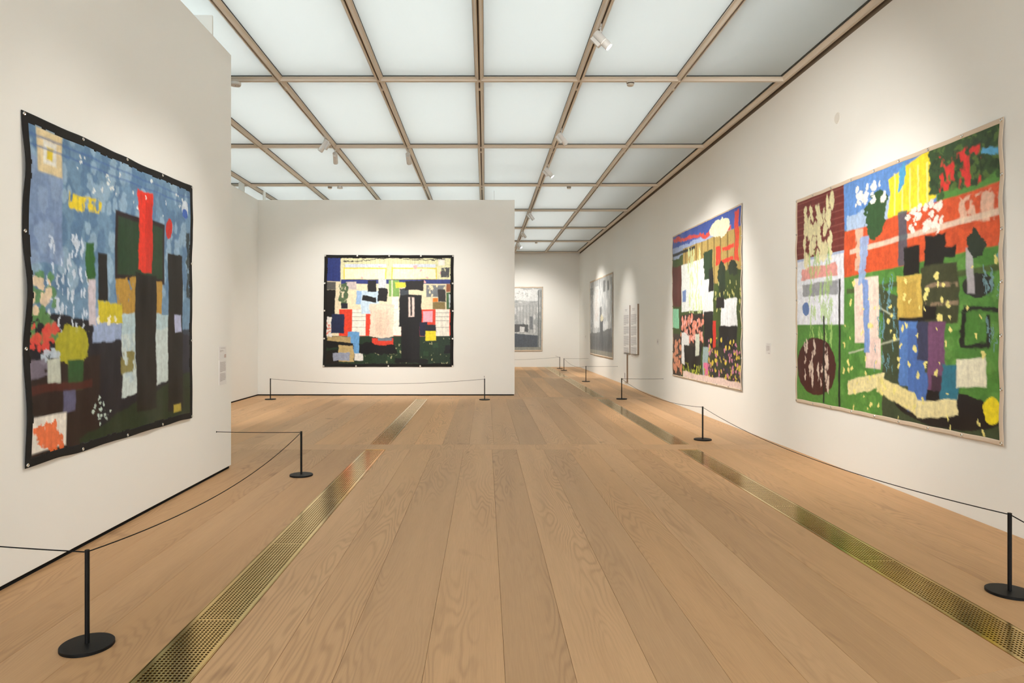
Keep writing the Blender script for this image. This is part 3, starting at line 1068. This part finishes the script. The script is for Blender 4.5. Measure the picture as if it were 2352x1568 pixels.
D.rect(.70, .76, .19, .30, (222, 54, 44), .95, .03, dry=.2).rect(.78, .92, .20, .225, (222, 54, 44), .95, .04).rect(.78, .92, .275, .30, (222, 54, 44), .95, .04)
D.rect(.53, .66, .20, .40, (40, 62, 34), 1, .06).rect(.72, 1.1, .34, .62, (56, 72, 30), 1, .03)
D.blob(.72, .82, .28, .48, (36, 50, 32), 1, .05).blob(.86, .95, .30, .38, (36, 46, 32), 1, .05)
D.dabs(.68, 1, .40, .62, (200, 196, 120), 40, .014, .8, 1.4)
D.rect(.52, .66, .36, .58, (220, 222, 222), 1, .03).rect(.60, .66, .30, .44, (24, 20, 20), 1, .03).rect(.53, .66, .56, .80, (22, 19, 20), 1, .02)
D.rect(.76, .95, .50, .66, (222, 224, 226), 1, .03).rect(.70, .80, .48, .55, (28, 24, 26), 1, .03).rect(.74, .95, .65, .96, (22, 19, 21), 1, .03)
D.rect(-.1, .12, .52, .66, (140, 206, 166), 1, .02)
D.rect(.15, .52, .57, .78, (50, 40, 36), 1, .03).dabs(.18, .52, .58, .76, (228, 140, 116), 60, .026, .9).dabs(.18, .52, .58, .76, (240, 180, 170), 30, .02, .9)
D.rect(-.1, .17, .70, 1.1, (70, 58, 52), 1, .03).dabs(-.02, .18, .70, .97, (224, 150, 116), 50, .028, .9)
D.rect(.17, .30, .70, .92, (222, 222, 220), 1, .03, -.2).rect(.22, .50, .78, .94, (24, 20, 22), 1, .04)
D.rect(.40, .46, .70, .84, (200, 206, 190), 1, .03).rect(.52, .60, .78, .96, (150, 170, 170), 1, .02).rect(.54, .62, .88, .97, (216, 112, 148), 1, .03)
D.rect(.66, .70, .62, .80, (200, 48, 36), 1, .02)
D.rect(.60, 1.1, .78, .96, (50, 52, 40), .9, .04).dabs(.60, 1, .72, .97, (216, 190, 70), 60, .018, .9).dabs(.60, 1, .74, .97, (196, 120, 150), 40, .016, .9).dabs(.6, 1, .72, .97, (40, 40, 70), 40, .016, .9)
D.dabs(.2, .6, .9, .98, (176, 186, 60), 40, .016, .9)
D.rect(.20, 1.1, .955, 1.1, (232, 206, 196), 1, .02)
canvas('canvas', 'unstretched abstract canvas with blue top, yellow and dark green, second along right wall',
       [(XR, 14.22, 3.476), (XR, 10.38, 3.453), (XR, 10.38, .593), (XR, 14.22, .573)], (-1, 0, 0),
       nu, nv, 8, 7, 0.030, M_RAWCLOTH, D, 61, wave=0.016, outline=0.006, gr=0.015)


# -- two grey canvases far away
def grey_paint(seed, asp, nu, nv):
    G = Paint(nv, nu, asp, (184, 186, 186), seed)
    r = random.Random(seed)
    G.dabs(0, 1, 0, .75, (150, 154, 156), 60, .05, .7, 1.6).dabs(0, 1, 0, .72, (214, 215, 214), 60, .045, .8, 1.6)
    return G


nu, nv = 150, 100
E = grey_paint(81, 4.55 / 2.7, nu, nv)
E.rect(.05, .16, .1, .75, (120, 124, 126), .8, .05, dry=.4)
E.rect(.22, .46, .1, .62, (216, 217, 216), .9, .05).rect(.24, .42, .14, .55, (196, 186, 180), .7, .04, dry=.45)
E.rect(-.1, 1.1, .68, 1.1, (104, 106, 108), 1, .05, .06).rect(-.1, 1.1, .74, .9, (84, 88, 92), .7, .1, dry=.4)
E.rect(.48, .56, .38, .70, (110, 112, 114), 1, .03).rect(.5, .62, .5, .88, (86, 88, 92), 1, .04)
E.rect(.62, .72, .06, .20, (110, 112, 112), 1, .03).rect(.80, .86, .08, .2, (100, 104, 104), 1, .03).rect(.93, 1.0, .05, .75, (128, 132, 134), .8, .03)
E.blob(.50, .62, .48, .56, (206, 198, 166), .9, .05)
E.rect(-.1, 1.1, .925, 1.1, (146, 144, 134), 1, .01)
canvas('canvas', 'unstretched pale grey abstract canvas, third on the right wall, beyond the text panels',
       [(XR, 25.43, 3.33), (XR, 20.88, 3.31), (XR, 20.88, .634), (XR, 25.43, .629)], (-1, 0, 0),
       nu, nv, 9, 7, 0.05, M_RAWCLOTH, E, 81, wave=0.014, outline=0.006, gr=0.016)
F = grey_paint(91, 3.2 / 2.69, nu, nv)
F.rect(.3, .95, .04, .22, (226, 227, 226), .9, .06).dabs(.5, .85, .05, .16, (160, 164, 160), 20, .016, .8, .6)
F.rect(.3, .93, .25, .31, (176, 178, 178), .9, .02)
for k in range(14):
    F.rect(.36 + k * .042, .375 + k * .042, .28, .72, (160, 163, 164), .85, .008)
F.rect(-.1, .95, .70, .94, (90, 96, 104), 1, .02, -.1)
F.rect(.62, .80, .58, .70, (96, 98, 100), 1, .05).rect(.70, .76, .62, .70, (220, 220, 220), 1, .02).rect(.83, .87, .46, .66, (126, 130, 134), 1, .02)
F.rect(.935, .955, .05, .93, (120, 124, 124), .9, .008).rect(.965, .985, .05, .93, (128, 132, 132), .9, .008)
F.rect(-.1, 1.1, .935, 1.1, (150, 150, 142), 1, .01)
canvas('canvas', 'unstretched grey abstract canvas on the end wall, half hidden by the middle partition',
       [(-.80, YB, 3.337), (2.407, YB, 3.337), (2.38, YB, .648), (-.80, YB, .648)], (0, -1, 0),
       nu, nv, 8, 7, 0.05, M_RAWCLOTH, F, 91, wave=0.014, outline=0.006, gr=0.016)


# ------------------------------------------------------------------ barrier posts and cords
PH_ = 0.463
POST = {
    'a': (-1.908, 3.272, 'black barrier post in the left foreground, nearest the camera'),
    'b': (-1.920, 7.125, 'black barrier post near the end of the left partition'),
    'c': (-4.72, 15.00, 'black barrier post before the middle partition, left of its canvas'),
    'd': (-0.014, 14.92, 'black barrier post before the middle partition, right of its canvas'),
    'e': (3.023, 3.935, 'black barrier post in the right foreground, cut by the frame edge'),
    'f': (3.010, 9.45, 'black barrier post on the right between the two colourful canvases'),
    'g': (3.010, 15.06, 'black barrier post on the right before the text panels'),
    'h': (2.985, 20.24, 'black barrier post beyond the text panels, second smallest group of the right row'),
    'i': (2.990, 25.90, 'small black barrier post facing the grey canvas on the right wall'),
    'j': (2.970, 27.20, 'farthest small black barrier post, close to the end wall'),
}
POST['h'] = (2.985, 20.24, 'black barrier post on the right just beyond the text panels')
post_me = base_me = cap_me = None
for key, (x, y, lab) in POST.items():
    t = thing('barrier_post', lab, 'barrier post', (x, y, 0), 'low black barrier posts')
    if post_me is None:
        r = 0.119
        base_me = MB().lathe([(0, 0.0), (r - 0.001, 0.0), (r, 0.001), (r, 0.0135), (r - 0.0025, 0.016), (0.011, 0.0165)], 56).mesh('base', M_BLACK)
        post_me = MB().lathe([(0.0108, 0.015), (0.0108, PH_ - 0.012)], 24).mesh('post', M_BLACK)
        cap_me = MB().lathe([(0.0108, PH_ - 0.0115), (0.0112, PH_ - 0.010), (0.0112, PH_ - 0.0015), (0.0100, PH_), (0, PH_)], 24).mesh('cap', M_BLACK)
    link('base', base_me, t)
    link('post', post_me, t)
    link('cap', cap_me, t)


def cord(p, q, sag, label, end_hook=None, skew=1.0, n=28):
    """hangs from p to q (world); end_hook: wall normal at q"""
    p, q = Vector(p), Vector(q)
    t = thing('barrier_rope', label, 'barrier cord', p, 'thin black cords of the barriers')
    pts = []
    for i in range(n + 1):
        s = i / n
        e = s ** skew
        pts.append((q - p) * s + Vector((0, 0, -sag * 4 * e * (1 - e))))
    MB().tube(pts, 0.0032, 8).build('cord', M_ROPE, t)
    if end_hook:
        nrm = Vector(end_hook)
        rot = nrm.to_track_quat('Z', 'Y').to_matrix().to_4x4()
        M = Matrix.Translation(q - p - nrm * 0.0) @ rot
        MB().lathe([(0.0, 0.0), (0.008, 0.0), (0.008, 0.004), (0.003, 0.005), (0.003, 0.018), (0.0, 0.018)], 14, M).build('wall_hook', M_BLACK, t)
    for k, s in enumerate((p, q)):
        if k == 1 and end_hook:
            continue
    return t


zt = 0.452


def off(a, b_, k=0.0112):
    """start of a cord at the skin of post a, towards b"""
    A_, B_ = Vector(a), Vector(b_)
    d = (B_ - A_)
    d.z = 0
    return A_ + d.normalized() * k


def pc(key, z=zt):
    return (POST[key][0], POST[key][1], z)


def post_cord(k1, k2, sag, label, skew=1.0):
    a, b_ = pc(k1), pc(k2)
    return cord(off(a, b_), off(b_, a), sag, label, None, skew)


def wall_cord(k1, q, nrm, label, sag=0.004):
    a = pc(k1)
    return cord(off(a, q), q, sag, label, nrm)


post_cord('a', 'b', 0.118, 'sagging black cord between the two posts along the left partition')
wall_cord('a', (-2.81, 3.45, 0.452), (1, 0, 0), 'black cord from the left foreground post out of frame to the wall')
wall_cord('b', (-2.81, 7.135, 0.455), (1, 0, 0), 'short black cord from the second left post to the left partition')
post_cord('c', 'd', 0.105, 'sagging black cord along the foot of the middle partition')
wall_cord('d', (-0.02, 15.92, 0.447), (0, -1, 0), 'tiny black cord from the right post of the middle partition to that wall')
post_cord('f', 'e', 0.125, 'long sagging black cord in front of the nearest right canvas')
post_cord('g', 'f', 0.125, 'sagging black cord in front of the second right canvas')
wall_cord('g', (XR, 15.02, 0.452), (-1, 0, 0), 'black cord from the post before the text panels to the right wall')
wall_cord('h', (XR, 20.2, 0.452), (-1, 0, 0), 'black cord from the post beyond the text panels to the right wall')
post_cord('i', 'h', 0.13, 'far sagging black cord in front of the grey canvas on the right wall')
wall_cord('i', (XR, 25.95, 0.450), (-1, 0, 0), 'far black cord from post to right wall beyond the grey canvas')
wall_cord('j', (2.94, YB, 0.452), (0, -1, 0), 'tiny far black cord from the last post to the end wall')
cord((2.96, 27.2, zt), (-1.6, 27.2, 0.44), 0.10, 'far black cord along the foot of the end wall canvas')
cord((3.0235, 3.9225, zt), (3.02, 0.6, zt - 0.02), 0.13, 'black cord leaving the frame at the right edge')


# ------------------------------------------------------------------ track spotlights
_sp = {}


def track_light(x, y, target, label, lit=True, power=1.0, size=44, cord_len=0.05):
    t = thing('track_spotlight', label, 'spotlight', (x, y, ZB), 'white spotlights on the ceiling tracks')
    tg = Vector(target)
    piv = Vector((0, 0, -0.055))
    d = (tg - (Vector((x, y, ZB)) + piv)).normalized()
    if not _sp:
        _sp['adapter'] = MB().cbox(-0.0095, 0.0095, -0.045, 0.045, -0.008, 0.018, 0.0015).lathe([(0.013, -0.008), (0.013, -0.020), (0.006, -0.022), (0.006, -0.055), (0.0, -0.055)], 16).mesh('adapter', M_WHITE)
        _sp['housing'] = MB().lathe([(0, -0.028), (0.040, -0.028), (0.0425, -0.025), (0.0425, 0.105), (0.041, 0.107), (0.0, 0.107)], 32).mesh('housing', M_WHITE)
        _sp['snoot'] = MB().lathe([(0.041, 0.1075), (0.0425, 0.1085), (0.0425, 0.186), (0.0415, 0.187)], 32).lathe([(0.0385, 0.187), (0.0385, 0.172)], 32).mesh('snoot', M_WHITE)
        _sp['ring'] = MB().lathe([(0.0415, 0.1871), (0.0415, 0.1885), (0.0385, 0.1885), (0.0385, 0.187)], 32).mesh('front_ring', M_DARKRING)
        _sp['lens'] = MB().lathe([(0, 0.180), (0.0384, 0.180)], 32).mesh('lens', M_LENS)
        _sp['lens_off'] = MB().lathe([(0, 0.180), (0.0384, 0.180)], 32).mesh('lens', M_DARKRING)
        _sp['driver'] = MB().cbox(-0.026, 0.026, 0.0428, 0.082, -0.02, 0.105, 0.003).mesh('driver_box', M_WHITE)
        _sp['yoke'] = MB().lathe([(0, -0.015), (0.012, -0.015), (0.012, 0.015), (0, 0.015)], 14, Matrix.Rotation(PI / 2, 4, 'Y')).mesh('swivel', M_WHITE)
    link('adapter', _sp['adapter'], t)
    link('swivel', _sp['yoke'], t, piv)
    # the head hangs beside the swivel: local +Z is the beam, local +Y (driver box) faces down
    zax = d
    down = Vector((0, 0, -1))
    yax = (down - zax * down.dot(zax)).normalized()
    xax = yax.cross(zax)
    R = Matrix((xax, yax, zax)).transposed()
    hp = piv + d * 0.0 + (-yax) * (-0.044)
    for nm in ('housing', 'snoot', 'ring', 'driver'):
        o = link({'ring': 'front_ring', 'driver': 'driver_box'}.get(nm, nm), _sp[nm], t, hp)
        o.rotation_euler = R.to_euler()
    o = link('lens', _sp['lens' if lit else 'lens_off'], t, hp)
    o.rotation_euler = R.to_euler()
    l = bpy.data.lights.new('spot_lamp', 'SPOT')
    l.energy = SPOT_W * power
    l.color = SPOT_COL
    l.spot_size = math.radians(size)
    l.spot_blend = 0.9
    l.shadow_soft_size = 0.035
    lo = bpy.data.objects.new('spot_lamp', l)
    COL.objects.link(lo)
    lo.parent = t
    lo.location = hp + d * 0.20
    lo.rotation_euler = d.to_track_quat('-Z', 'Y').to_euler()
    return t


XB = {k: X0 + MODX * k for k in range(-5, 3)}
track_light(XB[1], 7.23, (XR, 6.5, 1.5), 'nearest white track spotlight, bright lens, aimed at the right wall', size=64, power=0.38)
track_light(XB[0], 4.6, (XR, 8.7, 1.7), 'unseen white track spotlight added above the frame to brighten the right wall', size=72, power=1.0)  # extra lamp out of view, added to lift the right wall
track_light(XB[1], 10.95, (XR, 11.7, 1.5), 'white track spotlight turned away, second along the right track', size=74, power=0.85)
track_light(XB[1], 13.29, (XR, 12.7, 1.5), 'white track spotlight with bright lens, third along the right track', size=68, power=0.55)
track_light(XB[1], 18.38, (XR, 18.9, 1.2), 'white track spotlight turned away, fourth along the right track, just right of the partition', size=56, power=0.50)
track_light(XB[1], 21.9, (XR, 23.4, 1.4), 'white track spotlight, fifth along the right track, aimed at the far grey canvas', size=66, power=0.75)
track_light(XB[1], 24.7, (XR, 22.8, 1.4), 'far white track spotlight with a glaring lens near the end wall', size=66, power=0.75)
track_light(XB[1], 25.0, (1.6, YB, 1.4), 'last white track spotlight, aimed at the end wall', size=84, power=0.85)
track_light(XB[-2], 11.35, (-5.3, 12.3, 1.4), 'white track spotlight tilted left, left one of the pair over the partition', size=76, power=0.7)
track_light(XB[-2], 12.15, (-3.25, 15.9, 1.65), 'white track spotlight pointing down, right one of the pair on the left', size=70, power=0.64)
track_light(XB[-1], 12.18, (-1.25, 15.9, 1.65), 'single white track spotlight pointing down, beside the central beam', size=70, power=0.64)
track_light(XB[0], 4.0, (-2.81, 5.0, 1.4), 'white track spotlight above the frame, nearer one for the left canvas', size=62, power=0.24)
track_light(XB[0], 6.1, (-2.81, 5.9, 1.4), 'white track spotlight above the frame, farther one for the left canvas', size=62, power=0.30)


# ------------------------------------------------------------------ detectors under the cross beams
def detector(x, y, label, r=0.052, h=0.055, flat=False):
    t = thing('smoke_detector', label, 'detector', (x, y, ZB), 'detectors under the ceiling beams')
    z0 = 0.006
    if flat:
        MB().lathe([(0.03, z0), (0.03, z0 - 0.012), (r, z0 - 0.014), (r, z0 - 0.042), (r * 0.93, z0 - 0.05), (0, z0 - 0.052)], 36).build('body', M_WHITE, t)
        MB().lathe([(0.006, z0 - 0.0515), (0.006, z0 - 0.054), (0, z0 - 0.054)], 12).build('indicator', M_DARKRING, t)
    else:
        MB().lathe([(r, z0), (r, z0 - 0.016), (r * 0.92, z0 - 0.019)], 32).build('base', M_WHITE2, t)
        MB().lathe([(r * 0.86, z0 - 0.018), (r * 0.86, z0 - 0.034)], 32).build('slot_ring', M_SLOT, t)
        MB().lathe([(r * 0.9, z0 - 0.033), (r * 0.88, z0 - 0.042), (r * 0.7, z0 - h), (0, z0 - h - 0.002)], 32).build('cover', M_WHITE2, t)
    return t


detector(1.88, 8.84, 'cream smoke detector under the first cross beam, upper right')
detector(-3.235, 8.84, 'flat white round sensor under the first cross beam, at the left partition edge', 0.07, flat=True)
detector(-3.47, 15.25, 'small cream smoke detector left of the flat sensor above the middle partition')
detector(-3.245, 15.25, 'flat white round sensor beside a smoke detector above the middle partition', 0.062, flat=True)
detector(1.87, 15.25, 'cream smoke detector under the third cross beam, right of the middle partition')
detector(1.86, 24.87, 'tiny far cream smoke detector close to the end wall')


# ------------------------------------------------------------------ wall labels and text panels
def card(label, wall, y0, y1, z0, z1, rows, group='small wall labels', red=False):
    """wall: (x, nx)"""
    x, nx = wall
    t = thing('wall_label', label, 'wall label', (x, (y0 + y1) / 2, z0), group)
    w_, h = abs(y1 - y0), z1 - z0
    a, b_ = sorted((0.0, nx * 0.004))
    MB().box(a, b_, -w_ / 2, w_ / 2, 0, h).build('card', M_CARD, t)
    ink = MB()
    for (s0, s1, v0, n, lh) in rows:
        for k in range(n):
            e0, e1 = s0, s1 - (random.uniform(0, 0.12) if n > 2 else 0)
            if n > 2 and k == n - 1:
                e1 = s0 + (s1 - s0) * 0.4
            u0, u1 = (-w_ / 2 + e0 * w_, -w_ / 2 + e1 * w_)
            if nx < 0:
                u0, u1 = -u1, -u0
            zc = h - v0 - k * lh
            p, q = sorted((nx * 0.004, nx * 0.0045))
            ink.box(p, q, u0, u1, zc - lh * 0.5, zc)
    ink.build('printed_text', M_INK, t, kind='stuff')
    if red:
        p, q = sorted((nx * 0.004, nx * 0.0045))
        MB().box(p, q, w_ * 0.18, w_ * 0.46, 0.02, 0.028).box(p, q, w_ * 0.18, w_ * 0.46, 0.032, 0.040).box(p, q, w_ * 0.22, w_ * 0.46, 0.044, 0.052).build('printed_mark', M_INKRED, t, kind='stuff')
    return t


LW = (-2.81, 1)
card('small white label beside the left canvas, upper of two', LW, 7.20, 7.40, 1.205, 1.342, [(.22, .85, .014, 1, .008), (.12, .62, .038, 3, .007)], red=True)
card('long white text label beside the left canvas, lower of two', LW, 7.20, 7.40, 0.935, 1.195, [(.12, .92, .016, 14, .0078), (.12, .92, .138, 11, .0078)])
RW = (XR, -1)
card('small white label on right wall between the two colourful canvases', RW, 9.36, 9.52, 1.186, 1.34, [(.2, .8, .016, 1, .006), (.12, .85, .036, 12, .0062), (.5, .85, .135, 2, .006)])
card('small white label on right wall between text panels and second canvas', RW, 15.42, 15.57, 1.195, 1.324, [(.2, .8, .016, 1, .006), (.12, .85, .036, 9, .0062)])
card('tiny far white label on right wall near the end wall corner', RW, 26.6, 26.75, 1.20, 1.33, [(.15, .85, .02, 9, .007)])


def text_board(label, y0, y1, z0, z1, t0, lines_z):
    t = thing('text_panel', label, 'text panel', (XR, (y0 + y1) / 2, z0), 'tall text panels on the right wall')
    w_, h = y1 - y0, z1 - z0
    MB().box(-t0, -t0 + 0.004, -w_ / 2, w_ / 2, 0, h).build('face', M_BOARD, t)
    MB().box(-t0 + 0.0041, -0.001, -w_ / 2, w_ / 2, 0, h).build('core', M_KRAFT, t)
    ink = MB()
    for (z, l, r) in lines_z:
        ink.box(-t0 - 0.0008, -t0, w_ / 2 - r * w_, w_ / 2 - l * w_, z - 0.010, z)
    ink.build('printed_text', M_INK2, t, kind='stuff')
    return t


def paragraph_lines(top, counts, lh=0.028):
    out = [(top - 0.10, .28, .66), (top - 0.135, .32, .62)]
    z = top - 0.26
    for c in counts:
        for k in range(c):
            out.append((z, .10, .92 - random.uniform(0, .08) if k < c - 1 else .45))
            z -= lh
        z -= 0.035
    return out


hB = 2.196 - 0.911
text_board('left tall white text panel on the right wall', 18.33, 19.15, 0.911, 2.196, 0.045, paragraph_lines(hB, (10, 8, 10, 7)))
text_board('right tall white text panel on the right wall, nearer the camera', 17.38, 18.22, 0.909, 2.196, 0.045, paragraph_lines(hB, (10, 9, 8, 9)))
t = thing('narrow_panel', 'narrow white panel with brown edge reaching down from left text panel to the floor', 'panel', (XR, 18.93, 0))
MB().box(-0.045, -0.041, -0.21, 0.21, 0.10, 0.86).build('face', M_BOARD, t)
MB().box(-0.0409, -0.001, -0.21, 0.21, 0.10, 0.86).build('core', M_KRAFT, t)
MB().box(-0.0462, -0.0451, -0.03, 0.05, 0.20, 0.34).build('sign', M_INK2, t)

# round cover plate on the right wall
t = tag(MB().lathe([(0, 0.004), (0.058, 0.004), (0.062, 0.0)], 40, Matrix.Rotation(-PI / 2, 4, 'Y')).build('cover_plate', M_COVER, None, (XR, 7.594, 3.876)),
        'faint round grey cover plate high on right wall left of nearest canvas', 'cover plate')
